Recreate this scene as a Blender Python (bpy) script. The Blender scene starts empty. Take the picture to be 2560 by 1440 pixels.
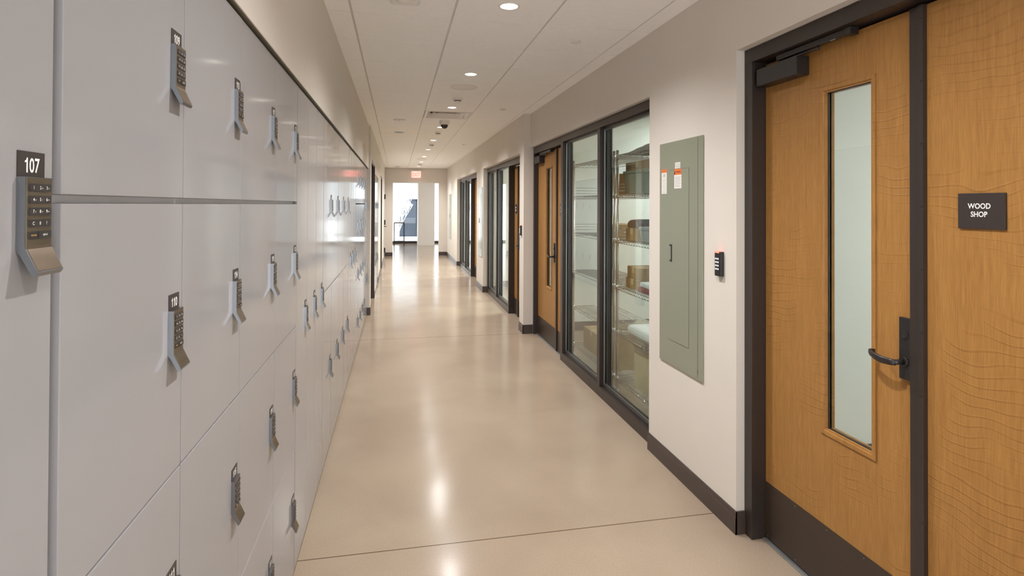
import bpy, bmesh, math, random
from mathutils import Vector, Matrix
random.seed(7)
C = bpy.context.scene.collection
PI = math.pi

# ------------------------------------------------------------------ materials
def new_mat(name):
    m = bpy.data.materials.new(name); m.use_nodes = True
    return m, m.node_tree, m.node_tree.nodes['Principled BSDF']

def pbr(name, col, rough=0.5, metal=0.0, spec=0.5, noise=0.0, nscale=8.0, bump=0.0, bscale=200.0, stretch=None, coat=0.0):
    m, nt, b = new_mat(name)
    b.inputs['Base Color'].default_value = (*col, 1)
    b.inputs['Roughness'].default_value = rough
    b.inputs['Metallic'].default_value = metal
    b.inputs['Specular IOR Level'].default_value = spec
    if coat: b.inputs['Coat Weight'].default_value = coat; b.inputs['Coat Roughness'].default_value = 0.05
    tc = nt.nodes.new('ShaderNodeNewGeometry')
    src = tc.outputs['Position']
    if stretch:
        mp = nt.nodes.new('ShaderNodeMapping'); mp.inputs['Scale'].default_value = stretch
        nt.links.new(src, mp.inputs['Vector']); src = mp.outputs['Vector']
    if noise:
        n = nt.nodes.new('ShaderNodeTexNoise'); n.inputs['Scale'].default_value = nscale; n.inputs['Detail'].default_value = 4
        nt.links.new(src, n.inputs['Vector'])
        r = nt.nodes.new('ShaderNodeValToRGB')
        r.color_ramp.elements[0].position = 0.3; r.color_ramp.elements[1].position = 0.7
        r.color_ramp.elements[0].color = (*[c * (1 - noise) for c in col], 1)
        r.color_ramp.elements[1].color = (*[min(1, c * (1 + noise)) for c in col], 1)
        nt.links.new(n.outputs['Fac'], r.inputs['Fac']); nt.links.new(r.outputs['Color'], b.inputs['Base Color'])
    if bump:
        n2 = nt.nodes.new('ShaderNodeTexNoise'); n2.inputs['Scale'].default_value = bscale; n2.inputs['Detail'].default_value = 3
        nt.links.new(src, n2.inputs['Vector'])
        bp = nt.nodes.new('ShaderNodeBump'); bp.inputs['Strength'].default_value = bump; bp.inputs['Distance'].default_value = 0.002
        nt.links.new(n2.outputs['Fac'], bp.inputs['Height']); nt.links.new(bp.outputs['Normal'], b.inputs['Normal'])
    return m

def emit(name, col, s):
    m, nt, b = new_mat(name)
    b.inputs['Base Color'].default_value = (*[c * 0.5 for c in col], 1)
    b.inputs['Emission Color'].default_value = (*col, 1); b.inputs['Emission Strength'].default_value = s
    return m

def glass_mat(name, tint, ior=1.5, rough=0.0):
    m = bpy.data.materials.new(name); m.use_nodes = True; nt = m.node_tree; nt.nodes.clear()
    out = nt.nodes.new('ShaderNodeOutputMaterial'); mx = nt.nodes.new('ShaderNodeMixShader')
    tr = nt.nodes.new('ShaderNodeBsdfTransparent'); tr.inputs['Color'].default_value = (*tint, 1)
    gl = nt.nodes.new('ShaderNodeBsdfGlossy'); gl.inputs['Roughness'].default_value = rough
    # Schlick fresnel from the facing angle, so both faces of the thin pane reflect alike
    lw = nt.nodes.new('ShaderNodeLayerWeight'); lw.inputs['Blend'].default_value = 0.5
    p = nt.nodes.new('ShaderNodeMath'); p.operation = 'POWER'; p.inputs[1].default_value = 5
    f0 = ((ior - 1) / (ior + 1)) ** 2
    ml = nt.nodes.new('ShaderNodeMath'); ml.operation = 'MULTIPLY_ADD'; ml.inputs[1].default_value = 1 - f0; ml.inputs[2].default_value = f0
    nt.links.new(lw.outputs['Facing'], p.inputs[0]); nt.links.new(p.outputs[0], ml.inputs[0])
    nt.links.new(ml.outputs[0], mx.inputs['Fac']); nt.links.new(tr.outputs[0], mx.inputs[1]); nt.links.new(gl.outputs[0], mx.inputs[2])
    nt.links.new(mx.outputs[0], out.inputs['Surface'])
    return m

def wood_mat(name, c1, c2):
    m, nt, b = new_mat(name)
    g = nt.nodes.new('ShaderNodeNewGeometry')
    mp = nt.nodes.new('ShaderNodeMapping'); mp.inputs['Scale'].default_value = (1, 26, 1.1)
    nt.links.new(g.outputs['Position'], mp.inputs['Vector'])
    n1 = nt.nodes.new('ShaderNodeTexNoise'); n1.inputs['Scale'].default_value = 3.0; n1.inputs['Detail'].default_value = 6; n1.inputs['Distortion'].default_value = 0.5
    nt.links.new(mp.outputs[0], n1.inputs['Vector'])
    # curly figure: wavering horizontal ripples
    wt = nt.nodes.new('ShaderNodeTexWave'); wt.wave_type = 'BANDS'; wt.bands_direction = 'Z'; wt.wave_profile = 'SIN'
    wt.inputs['Scale'].default_value = 8.5; wt.inputs['Distortion'].default_value = 15.0; wt.inputs['Detail'].default_value = 1.5
    wt.inputs['Detail Scale'].default_value = 0.42; wt.inputs['Detail Roughness'].default_value = 0.45
    nt.links.new(g.outputs['Position'], wt.inputs['Vector'])
    pw = nt.nodes.new('ShaderNodeMapRange'); pw.inputs['From Min'].default_value = 0.88; pw.inputs['From Max'].default_value = 1.0
    nt.links.new(wt.outputs['Fac'], pw.inputs['Value'])
    n3 = nt.nodes.new('ShaderNodeTexNoise'); n3.inputs['Scale'].default_value = 3.6; nt.links.new(g.outputs['Position'], n3.inputs['Vector'])
    mr = nt.nodes.new('ShaderNodeMapRange'); mr.inputs['From Min'].default_value = 0.48; mr.inputs['From Max'].default_value = 0.64
    nt.links.new(n3.outputs['Fac'], mr.inputs['Value'])
    mu = nt.nodes.new('ShaderNodeMath'); mu.operation = 'MULTIPLY'; nt.links.new(pw.outputs[0], mu.inputs[0]); nt.links.new(mr.outputs[0], mu.inputs[1])
    r = nt.nodes.new('ShaderNodeValToRGB'); r.color_ramp.elements[0].position = 0.25; r.color_ramp.elements[1].position = 0.75
    r.color_ramp.elements[0].color = (*c1, 1); r.color_ramp.elements[1].color = (*c2, 1)
    nt.links.new(n1.outputs['Fac'], r.inputs['Fac'])
    dk = nt.nodes.new('ShaderNodeMix'); dk.data_type = 'RGBA'; dk.blend_type = 'MULTIPLY'
    dk.inputs['B'].default_value = (0.84, 0.79, 0.72, 1)
    m3 = nt.nodes.new('ShaderNodeMath'); m3.operation = 'MULTIPLY'; m3.inputs[1].default_value = 0.55; nt.links.new(mu.outputs[0], m3.inputs[0])
    nt.links.new(m3.outputs[0], dk.inputs['Factor']); nt.links.new(r.outputs[0], dk.inputs['A'])
    nt.links.new(dk.outputs['Result'], b.inputs['Base Color'])
    # fine pore lines along the grain
    mp4 = nt.nodes.new('ShaderNodeMapping'); mp4.inputs['Scale'].default_value = (1, 230, 14)
    nt.links.new(g.outputs['Position'], mp4.inputs['Vector'])
    n4 = nt.nodes.new('ShaderNodeTexNoise'); n4.inputs['Scale'].default_value = 1.0; n4.inputs['Detail'].default_value = 2
    nt.links.new(mp4.outputs[0], n4.inputs['Vector'])
    r4 = nt.nodes.new('ShaderNodeMapRange'); r4.inputs['From Min'].default_value = 0.35; r4.inputs['From Max'].default_value = 0.65; r4.inputs['To Min'].default_value = 0.88; r4.inputs['To Max'].default_value = 1.06
    nt.links.new(n4.outputs['Fac'], r4.inputs['Value'])
    m4 = nt.nodes.new('ShaderNodeVectorMath'); m4.operation = 'SCALE'
    nt.links.new(dk.outputs['Result'], m4.inputs[0]); nt.links.new(r4.outputs[0], m4.inputs['Scale'])
    nt.links.new(m4.outputs[0], b.inputs['Base Color'])
    bp = nt.nodes.new('ShaderNodeBump'); bp.inputs['Strength'].default_value = 0.4; bp.inputs['Distance'].default_value = 0.002
    nt.links.new(mu.outputs[0], bp.inputs['Height']); nt.links.new(bp.outputs[0], b.inputs['Normal'])
    b.inputs['Roughness'].default_value = 0.42; b.inputs['Specular IOR Level'].default_value = 0.3
    return m

def floor_mat():
    m, nt, b = new_mat('polished_concrete'); b.inputs['IOR'].default_value = 1.32
    g = nt.nodes.new('ShaderNodeNewGeometry')
    n1 = nt.nodes.new('ShaderNodeTexNoise'); n1.inputs['Scale'].default_value = 1.3; n1.inputs['Detail'].default_value = 5; n1.inputs['Distortion'].default_value = 0.4
    nt.links.new(g.outputs['Position'], n1.inputs['Vector'])
    r = nt.nodes.new('ShaderNodeValToRGB'); r.color_ramp.elements[0].position = 0.3; r.color_ramp.elements[1].position = 0.72
    r.color_ramp.elements[0].color = (0.305, 0.236, 0.177, 1); r.color_ramp.elements[1].color = (0.372, 0.295, 0.223, 1)
    nt.links.new(n1.outputs['Fac'], r.inputs['Fac'])
    n2 = nt.nodes.new('ShaderNodeTexNoise'); n2.inputs['Scale'].default_value = 150; n2.inputs['Detail'].default_value = 2
    nt.links.new(g.outputs['Position'], n2.inputs['Vector'])
    r2 = nt.nodes.new('ShaderNodeValToRGB'); r2.color_ramp.elements[0].position = 0.25; r2.color_ramp.elements[1].position = 0.75
    r2.color_ramp.elements[0].color = (0.80, 0.77, 0.73, 1); r2.color_ramp.elements[1].color = (1, 1, 1, 1)
    nt.links.new(n2.outputs['Fac'], r2.inputs['Fac'])
    mx = nt.nodes.new('ShaderNodeMix'); mx.data_type = 'RGBA'; mx.blend_type = 'MULTIPLY'; mx.inputs['Factor'].default_value = 0.8
    nt.links.new(r.outputs[0], mx.inputs['A']); nt.links.new(r2.outputs[0], mx.inputs['B'])
    # scattered dark aggregate pits
    vo = nt.nodes.new('ShaderNodeTexVoronoi'); vo.inputs['Scale'].default_value = 34; nt.links.new(g.outputs['Position'], vo.inputs['Vector'])
    vm = nt.nodes.new('ShaderNodeMath'); vm.operation = 'LESS_THAN'; vm.inputs[1].default_value = 0.055; nt.links.new(vo.outputs['Distance'], vm.inputs[0])
    vs = nt.nodes.new('ShaderNodeMath'); vs.operation = 'MULTIPLY'; vs.inputs[1].default_value = 0.35; nt.links.new(vm.outputs[0], vs.inputs[0])
    mx1 = nt.nodes.new('ShaderNodeMix'); mx1.data_type = 'RGBA'; mx1.inputs['B'].default_value = (0.22, 0.16, 0.10, 1)
    nt.links.new(vs.outputs[0], mx1.inputs['Factor']); nt.links.new(mx.outputs['Result'], mx1.inputs['A'])
    # saw-cut control joints
    sx = nt.nodes.new('ShaderNodeSeparateXYZ'); nt.links.new(g.outputs['Position'], sx.inputs[0])
    last = None
    for yy in (2.783, 7.13, 11.5, 15.9, 20.2):
        s = nt.nodes.new('ShaderNodeMath'); s.operation = 'SUBTRACT'; s.inputs[1].default_value = yy; nt.links.new(sx.outputs['Y'], s.inputs[0])
        a = nt.nodes.new('ShaderNodeMath'); a.operation = 'ABSOLUTE'; nt.links.new(s.outputs[0], a.inputs[0])
        l = nt.nodes.new('ShaderNodeMath'); l.operation = 'LESS_THAN'; l.inputs[1].default_value = 0.0035 if yy < 3 else 0.005
        nt.links.new(a.outputs[0], l.inputs[0])
        if last is None: last = l
        else:
            ad = nt.nodes.new('ShaderNodeMath'); ad.operation = 'MAXIMUM'; nt.links.new(last.outputs[0], ad.inputs[0]); nt.links.new(l.outputs[0], ad.inputs[1]); last = ad
    mx2 = nt.nodes.new('ShaderNodeMix'); mx2.data_type = 'RGBA'; mx2.inputs['B'].default_value = (0.10, 0.07, 0.045, 1)
    nt.links.new(last.outputs[0], mx2.inputs['Factor']); nt.links.new(mx1.outputs['Result'], mx2.inputs['A'])
    nt.links.new(mx2.outputs['Result'], b.inputs['Base Color'])
    n3 = nt.nodes.new('ShaderNodeTexNoise'); n3.inputs['Scale'].default_value = 2.5; n3.inputs['Detail'].default_value = 3
    nt.links.new(g.outputs['Position'], n3.inputs['Vector'])
    mr = nt.nodes.new('ShaderNodeMapRange'); mr.inputs['To Min'].default_value = 0.12; mr.inputs["To Max"].default_value = 0.20
    nt.links.new(n3.outputs['Fac'], mr.inputs['Value']); nt.links.new(mr.outputs[0], b.inputs['Roughness'])
    n4 = nt.nodes.new('ShaderNodeTexNoise'); n4.inputs['Scale'].default_value = 5; n4.inputs['Detail'].default_value = 2
    nt.links.new(g.outputs['Position'], n4.inputs['Vector'])
    bp = nt.nodes.new('ShaderNodeBump'); bp.inputs['Strength'].default_value = 0.12; bp.inputs['Distance'].default_value = 0.004
    nt.links.new(n4.outputs['Fac'], bp.inputs['Height']); nt.links.new(bp.outputs[0], b.inputs['Normal'])
    return m

def with_ior(m, v): m.node_tree.nodes['Principled BSDF'].inputs['IOR'].default_value = v; return m
M = {
 'wall': pbr('painted_drywall', (0.665, 0.62, 0.565), 0.6, spec=0.12, bump=0.06, bscale=350, noise=0.012, nscale=3),
 'soffit': pbr('ceiling_paint', (0.86, 0.83, 0.80), 0.7),
 'tile': pbr('acoustic_tile', (0.91, 0.905, 0.90), 0.85, spec=0.2, bump=0.25, bscale=260, noise=0.015, nscale=30),
 'grid': pbr('grid_metal', (0.80, 0.76, 0.72), 0.5),
 'void': pbr('plenum_dark', (0.10, 0.085, 0.07), 0.9),
 'white_metal': pbr('white_enamel', (0.74, 0.71, 0.67), 0.35),
 'locker': with_ior(pbr('locker_white_gloss', (0.285, 0.279, 0.288), 0.095, noise=0.01, nscale=2), 1.26),
 'locker_edge': pbr('locker_carcass', (0.50, 0.50, 0.53), 0.35),
 'plinth': pbr('plinth_brown', (0.16, 0.115, 0.07), 0.5),
 'reveal_shade': pbr('reveal_shade_olive', (0.055, 0.045, 0.022), 0.6),  # shade of the gap above the lockers, given as a colour
 'nickel': pbr('satin_nickel', (0.27, 0.28, 0.295), 0.28, metal=1.0, bump=0.05, bscale=600, stretch=(1, 1, 0.1)),
 'bronze': pbr('brushed_bronze', (0.25, 0.195, 0.145), 0.30, metal=0.9, noise=0.12, nscale=60, stretch=(1, 0.25, 1)),
 'rubber': pbr('keypad_rubber', (0.028, 0.024, 0.024), 0.45),
 'plate': pbr('plate_dark', (0.035, 0.026, 0.024), 0.42),
 'print': pbr('white_print', (0.85, 0.84, 0.82), 0.5),
 'brass': pbr('brass_contact', (0.75, 0.50, 0.18), 0.3, metal=1.0),
 'frame': pbr('dark_bronze_frame', (0.034, 0.025, 0.021), 0.34, spec=0.5, noise=0.05, nscale=40),
 'bead': pbr('aluminium_bead', (0.42, 0.44, 0.44), 0.3, metal=0.8),
 'kick': pbr('kick_plate_bronze', (0.050, 0.034, 0.025), 0.40, metal=0.2, noise=0.05, nscale=60, stretch=(1, 0.1, 1)),
 'black': pbr('black_hardware', (0.020, 0.017, 0.016), 0.33),
 'base': pbr('baseboard_vinyl', (0.060, 0.043, 0.036), 0.35),
 'wood': wood_mat('maple_veneer', (0.31, 0.147, 0.040), (0.375, 0.190, 0.055)),
 'floor': floor_mat(),
 'green': pbr('panel_green', (0.245, 0.258, 0.195), 0.22, spec=0.6),
 'orange': pbr('warning_orange', (0.72, 0.17, 0.04), 0.5),
 'paper': pbr('sticker_white', (0.72, 0.70, 0.67), 0.5),
 'ink': pbr('ink_grey', (0.20, 0.19, 0.19), 0.6),
 'lens': emit('lamp_lens', (1.0, 0.93, 0.82), 2.6),
 'led_red': emit('led_red', (1.0, 0.14, 0.09), 1.5),
 'key_lit': emit('key_lit', (0.85, 0.85, 1.0), 0.75),
 'exit_face': emit('exit_panel', (1.0, 0.42, 0.36), 0.95),
 'exit_letter': emit('exit_letter', (1.0, 0.20, 0.15), 1.0),
 'glass': glass_mat('clear_glass', (0.90, 0.945, 0.92), 1.75),
 'glass_clear': glass_mat('window_glass', (0.96, 0.98, 0.975)),
 'glass_lite': glass_mat('lite_glass', (0.90, 0.93, 0.925)),
 'chrome': pbr('chrome_wire', (0.62, 0.63, 0.64), 0.22, metal=1.0),
 'card': pbr('cardboard', (0.36, 0.235, 0.115), 0.8, noise=0.05, nscale=20),
 'card_pale': pbr('cardboard_pale', (0.50, 0.40, 0.24), 0.8, noise=0.05, nscale=20),
 'bin': pbr('bin_green_grey', (0.22, 0.27, 0.22), 0.5),
 'bin_grey': pbr('bin_grey', (0.36, 0.38, 0.38), 0.5),
 'white_plastic': pbr('white_plastic', (0.72, 0.73, 0.74), 0.4),
 'red_cloth': pbr('red_fabric', (0.22, 0.02, 0.02), 0.8),
 'dark_cloth': pbr('dark_fabric', (0.04, 0.035, 0.04), 0.8),
 'room_wall': pbr('room_wall_paint', (0.70, 0.73, 0.70), 0.6),
 'slate': pbr('slate_cladding', (0.009, 0.016, 0.028), 0.6, spec=0.2, noise=0.25, nscale=2.5),
 'bark': pbr('pale_bark', (0.80, 0.80, 0.80), 0.8),
 'snow': pbr('pale_paving', (0.72, 0.74, 0.76), 0.9),
 'hall_floor': None,
}

# ------------------------------------------------------------------ geometry
class G:
    """collects solids (world coordinates) and links them as ONE mesh object"""
    def __init__(s): s.bm = bmesh.new(); s.mi = 0
    def _tag(s, faces):
        for f in faces: f.material_index = s.mi
    def mat(s, i): s.mi = i; return s
    def box(s, x0, x1, y0, y1, z0, z1):
        n = len(s.bm.faces)
        v = [s.bm.verts.new(p) for p in ((x0,y0,z0),(x1,y0,z0),(x1,y1,z0),(x0,y1,z0),(x0,y0,z1),(x1,y0,z1),(x1,y1,z1),(x0,y1,z1))]
        fs = [s.bm.faces.new([v[i] for i in q]) for q in ((3,2,1,0),(4,5,6,7),(0,1,5,4),(1,2,6,5),(2,3,7,6),(3,0,4,7))]
        s._tag(fs); return s
    def prism(s, pts, axis, a0, a1):
        """pts 2D polygon; axis 'y': pts=(x,z); axis 'z': pts=(x,y); axis 'x': pts=(y,z)"""
        def P(p, a):
            return {'y': (p[0], a, p[1]), 'z': (p[0], p[1], a), 'x': (a, p[0], p[1])}[axis]
        A = [s.bm.verts.new(P(p, a0)) for p in pts]; B = [s.bm.verts.new(P(p, a1)) for p in pts]
        fs = [s.bm.faces.new(A), s.bm.faces.new(B[::-1])]
        k = len(pts)
        for i in range(k): fs.append(s.bm.faces.new([A[i], B[i], B[(i+1) % k], A[(i+1) % k]]))
        s._tag(fs); return s
    def tube(s, a, b, r, r2=None, seg=12, cap=True):
        a = Vector(a); b = Vector(b); r2 = r if r2 is None else r2
        d = (b - a).normalized(); t = Vector((0,0,1)) if abs(d.z) < 0.9 else Vector((1,0,0))
        u = d.cross(t).normalized(); w = d.cross(u)
        A = []; B = []
        for i in range(seg):
            c, n = math.cos(2*PI*i/seg), math.sin(2*PI*i/seg)
            A.append(s.bm.verts.new(a + (u*c + w*n)*r)); B.append(s.bm.verts.new(b + (u*c + w*n)*r2))
        fs = [s.bm.faces.new([A[i], A[(i+1) % seg], B[(i+1) % seg], B[i]]) for i in range(seg)]
        for f in fs: f.smooth = True
        if cap: fs += [s.bm.faces.new(A[::-1]), s.bm.faces.new(B)]
        s._tag(fs); return s
    def path(s, pts, r, seg=8):
        for i in range(len(pts)-1): s.tube(pts[i], pts[i+1], r, seg=seg)
        return s
    def lathe(s, prof, c, axis='z', seg=32):
        """prof: (radius, height) list around a vertical axis at c"""
        rings = []
        for r, h in prof:
            if r < 1e-6: rings.append([s.bm.verts.new((c[0], c[1], c[2]+h))])
            else: rings.append([s.bm.verts.new((c[0]+r*math.cos(2*PI*i/seg), c[1]+r*math.sin(2*PI*i/seg), c[2]+h)) for i in range(seg)])
        fs = []
        for a, b in zip(rings[:-1], rings[1:]):
            for i in range(seg):
                j = (i+1) % seg
                if len(a) == 1 and len(b) == 1: continue
                if len(a) == 1: q = [a[0], b[j], b[i]]
                elif len(b) == 1: q = [a[i], a[j], b[0]]
                else: q = [a[i], a[j], b[j], b[i]]
                fs.append(s.bm.faces.new(q))
        for f in fs: f.smooth = True
        s._tag(fs); return s
    def text(s, string, h, org, facing, bold=0.0, squeeze=1.0, align='CENTER', shear=0.0):
        """flat lettering; facing '+x', '-x' or '-y'; org = centre of the line"""
        me = text_mesh(string, bold, align, shear)
        ox, oy, oz = org; vs = []
        for v in me['v']:
            u, w = v[0]*h*squeeze, v[1]*h
            vs.append(s.bm.verts.new({'+x': (ox, oy+u, oz+w), '-x': (ox, oy-u, oz+w), '-y': (ox+u, oy, oz+w)}[facing]))
        fs = []
        for f in me['f']:
            try: fs.append(s.bm.faces.new([vs[i] for i in f]))
            except ValueError: pass
        s._tag(fs); return s

_tc = {}
def text_mesh(string, bold, align, shear):
    k = (string, bold, align, shear)
    if k in _tc: return _tc[k]
    cu = bpy.data.curves.new('t', 'FONT'); cu.body = string; cu.size = 1.0; cu.align_x = align; cu.align_y = 'CENTER'
    cu.resolution_u = 3; cu.offset = bold; cu.shear = shear
    ob = bpy.data.objects.new('t', cu); C.objects.link(ob)
    bpy.context.view_layer.update()
    dg = bpy.context.evaluated_depsgraph_get()
    me = bpy.data.meshes.new_from_object(ob.evaluated_get(dg))
    xs = [v.co.x for v in me.vertices]; ys = [v.co.y for v in me.vertices]
    hh = max(ys) - min(ys); cy = (max(ys) + min(ys)) / 2; cx = (max(xs) + min(xs)) / 2 if align == 'CENTER' else 0
    d = {'v': [((v.co.x-cx)/hh, (v.co.y-cy)/hh) for v in me.vertices], 'f': [tuple(p.vertices) for p in me.polygons]}
    bpy.data.objects.remove(ob); bpy.data.curves.remove(cu); bpy.data.meshes.remove(me)
    _tc[k] = d; return d

def wloc(o):
    v = Vector((0,0,0))
    while o is not None: v += o.location; o = o.parent
    return v

def put(name, g, mats, parent=None, bevel=0.0, origin=None, smooth=False):
    """link the collected geometry as one mesh object; its vertices become local to its own origin"""
    bm = g.bm
    bmesh.ops.recalc_face_normals(bm, faces=[f for f in bm.faces if len(f.verts) > 2])
    if origin is None:
        if parent is not None: origin = wloc(parent)
        else:
            xs = [v.co.x for v in bm.verts]; ys = [v.co.y for v in bm.verts]; zs = [v.co.z for v in bm.verts]
            origin = Vector(((min(xs)+max(xs))/2, (min(ys)+max(ys))/2, min(zs)))
    origin = Vector(origin)
    for v in bm.verts: v.co -= origin
    me = bpy.data.meshes.new(name); bm.to_mesh(me); bm.free()
    for m in (mats if isinstance(mats, (list, tuple)) else [mats]): me.materials.append(M[m])
    o = bpy.data.objects.new(name, me); C.objects.link(o)
    if parent is not None: o.parent = parent; o.location = origin - wloc(parent)
    else: o.location = origin
    if bevel:
        b = o.modifiers.new('bevel', 'BEVEL'); b.width = bevel; b.segments = 2; b.limit_method = 'ANGLE'; b.angle_limit = math.radians(40); b.harden_normals = False
    return o

def struct(name, g, mats, parent=None, bevel=0.0, origin=(0,0,0)):
    o = put(name, g, mats, parent, bevel, origin if parent is None else None)
    if parent is None: o['kind'] = 'structure'
    return o

def empty(name, loc, kind=None):
    o = bpy.data.objects.new(name, None); o.empty_display_size = 0.1; C.objects.link(o); o.location = loc
    if kind: o['kind'] = kind
    return o
def tag(o, label, cat, group=None):
    o['label'] = label; o['category'] = cat
    if group: o['group'] = group
    return o
def thing(name, loc, label, cat, group=None): return tag(empty(name, loc), label, cat, group)
def dup(o, parent=None, mesh=None):
    c = o.copy(); C.objects.link(c); c.parent = parent
    return c
def dup_tree(o, parent=None):
    c = dup(o, parent)
    for ch in list(o.children): dup_tree(ch, c)
    return c

LAMP = 52; DAY = 1.5; SUN = 9.0; ROOM = 24.0
CZ = 2.84       # ceiling height
XL = -0.437     # face of the lockers
XR = 1.69       # near right wall
XR2 = 1.60      # far right wall (stands proud of the near one)

# ------------------------------------------------------------------ floor
g = G().box(-6, 6.2, -1.95, 24.55, -0.12, 0)
struct('floor', g, 'floor')
g = G().box(-40, 40, 24.56, 60, -0.30, -0.05).box(-20, 20, -25, -1.96, -0.30, -0.05)  # part behind the camera is unseen, kept pale to bounce daylight onto the ceiling
struct('floor_outside', g, 'snow')

# ------------------------------------------------------------------ ceiling
xs = [-0.425, -0.28, 0.335, 0.945, 1.557, 1.70]
y_cross = [3.57 + 0.6*k for k in range(-9, 26)]
skip = {('vent', 0.335, 7.17)}
gt = G(); gg = G()
for i in range(5):
    x0, x1 = xs[i], xs[i+1]
    a = x0 + (0.0052 if 0 < i else 0.0); b = x1 - (0.0052 if i < 4 else 0.0)
    for j in range(len(y_cross)-1):
        y0, y1 = y_cross[j], y_cross[j+1]
        if y1 > 18.62: continue
        if i == 2 and abs(y0 - 7.17) < 0.01: continue
        gt.box(a, b, y0+0.0026, y1-0.0026, CZ, CZ+0.016)
for x in xs[1:-1]:
    gg.box(x-0.0028, x+0.0028, y_cross[0], 18.6, CZ+0.001, CZ+0.004)
struct('ceiling', gt, 'tile')
struct('trim_1', gg, 'grid')
g = G()
g.box(-1.4, 1.95, -1.95, 18.75, CZ+0.10, CZ+0.2)
struct('ceiling_void', g, 'void')

# ------------------------------------------------------------------ left wall and bulkhead above the lockers
LY0, LY1 = 0.395, 8.72
g = G()
g.box(-1.0, -0.42, -1.95, LY0, 0, CZ+0.1)                       # near wall before the lockers
g.box(-1.0, -0.424, LY0, LY1, 2.199, CZ+0.1)                    # bulkhead over the lockers
g.box(-1.0, -0.93, LY0, LY1, 0, 2.205)                         # back of the locker alcove
g.box(-1.0, -0.392, LY1, 8.95, 0, CZ+0.1)                      # stub past the lockers
g.box(-1.0, -0.392, 8.95, 10.30, 2.36, CZ+0.1)                 # over the dark framed doorway
g.box(-1.0, -0.392, 10.30, 10.42, 0, CZ+0.1)
g.box(-1.0, -0.392, 10.42, 12.24, 2.205, CZ+0.1)
g.box(-1.0, -0.93, 10.42, 12.24, 0, 2.205)
g.box(-1.0, -0.392, 12.24, 14.05, 0, CZ+0.1)
g.box(-1.0, -0.392, 14.05, 15.10, 2.36, CZ+0.1)
g.box(-1.0, -0.392, 15.10, 17.00, 0, CZ+0.1)
g.box(-1.0, -0.392, 17.00, 18.02, 2.18, CZ+0.1)
g.box(-1.0, -0.392, 18.02, 18.75, 0, CZ+0.1)
struct('wall_left', g, 'wall')
g = G().box(-0.47, -0.428, LY0, LY1, 2.1925, 2.199)
struct('trim_2', g, 'reveal_shade')  # strip painted dark in place of the shadow gap over the lockers
g = G()
g.box(-0.50, -0.445, LY0, LY1, 0, 0.034)
g.box(-0.50, -0.402, 10.42, 12.24, 0, 0.034)
struct('baseboard_left', g, 'plinth')
g = G()
g.box(-0.436, -0.384, LY1-0.009, LY1, 0, 0.115); g.box(-0.392, -0.384, LY1, 8.93, 0, 0.115)
g.box(-0.392, -0.384, 10.35, 10.42, 0, 0.115); g.box(-0.392, -0.384, 12.24, 14.0, 0, 0.115)
g.box(-0.392, -0.384, 15.15, 16.94, 0, 0.115); g.box(-0.392, -0.384, 18.08, 18.6, 0, 0.115)
struct('baseboard_left_far', g, 'base', bevel=0.002)

# ------------------------------------------------------------------ right wall
OP = {1: (3.595, 7.11), 2: (7.35, 10.60), 3: (11.50, 15.36)}
g = G()
g.box(XR, 1.84, 2.585, 3.595, 0, CZ+0.1)
g.box(XR, 1.84, 3.595, 7.11, 2.405, CZ+0.1)
g.box(XR, 1.84, 0.82, 2.585, 2.452, CZ+0.1)
g.box(XR, 1.84, -1.95, 0.82, 0, CZ+0.1)
struct('wall_right', g, 'wall')
g = G()
g.box(XR2, 1.84, 7.11, 7.35, 0, CZ+0.1)
g.box(XR2, 1.84, 7.35, 10.60, 2.345, CZ+0.1)
g.box(XR2, 1.84, 10.60, 11.50, 0, CZ+0.1)
g.box(XR2, 1.84, 11.50, 15.36, 2.345, CZ+0.1)
g.box(XR2, 1.84, 15.36, 18.75, 0, CZ+0.1)
struct('wall_right_far', g, 'wall')

def base_prof(face, out, top=0.115):
    """baseboard profile in (x, z); face = wall plane, out = direction into the corridor (-1/+1)"""
    return [(face, 0), (face + out*0.010, 0), (face + out*0.009, 0.085), (face + out*0.006, 0.090), (face + out*0.007, 0.108), (face + out*0.004, top), (face, top)]
g = G()
g.prism(base_prof(XR, -1), 'y', 2.576, 3.600)
g.box(XR-0.010, 1.735, 2.576, 2.585, 0, 0.115)
g.prism(base_prof(XR2, -1), 'y', 7.101, 7.355); g.box(XR2-0.010, 1.722, 7.101, 7.11, 0, 0.115)
g.prism(base_prof(XR2, -1), 'y', 10.59, 11.505); g.box(XR2-0.010, 1.68, 10.591, 10.60, 0, 0.115)
g.prism(base_prof(XR2, -1), 'y', 15.35, 18.6)
g.box(XR2-0.010, 1.68, 15.35, 15.36, 0, 0.115)
struct('baseboard_right', g, 'base')

# ------------------------------------------------------------------ end wall with the opening to the lobby
g = G()
g.box(-1.0, -0.135, 18.6, 18.75, 0, 3.1); g.box(1.34, 1.95, 18.6, 18.75, 0, 3.1); g.box(-0.135, 1.34, 18.6, 18.75, 2.365, 3.1)
struct('wall_end', g, 'wall')
g = G()
g.box(-0.392, -0.135, 18.591, 18.6, 0, 0.115); g.box(1.34, 1.60, 18.591, 18.6, 0, 0.115)
struct('baseboard_end', g, 'base', bevel=0.002)
# wall behind the camera: unseen broad opening, added to let fill daylight in
g = G()
g.box(-1.0, -0.36, -1.95, -1.8, 0, 3.0); g.box(1.63, 1.95, -1.95, -1.8, 0, 3.0); g.box(-0.36, 1.63, -1.95, -1.8, 2.75, 3.0)
struct('wall_back', g, 'wall')

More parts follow.
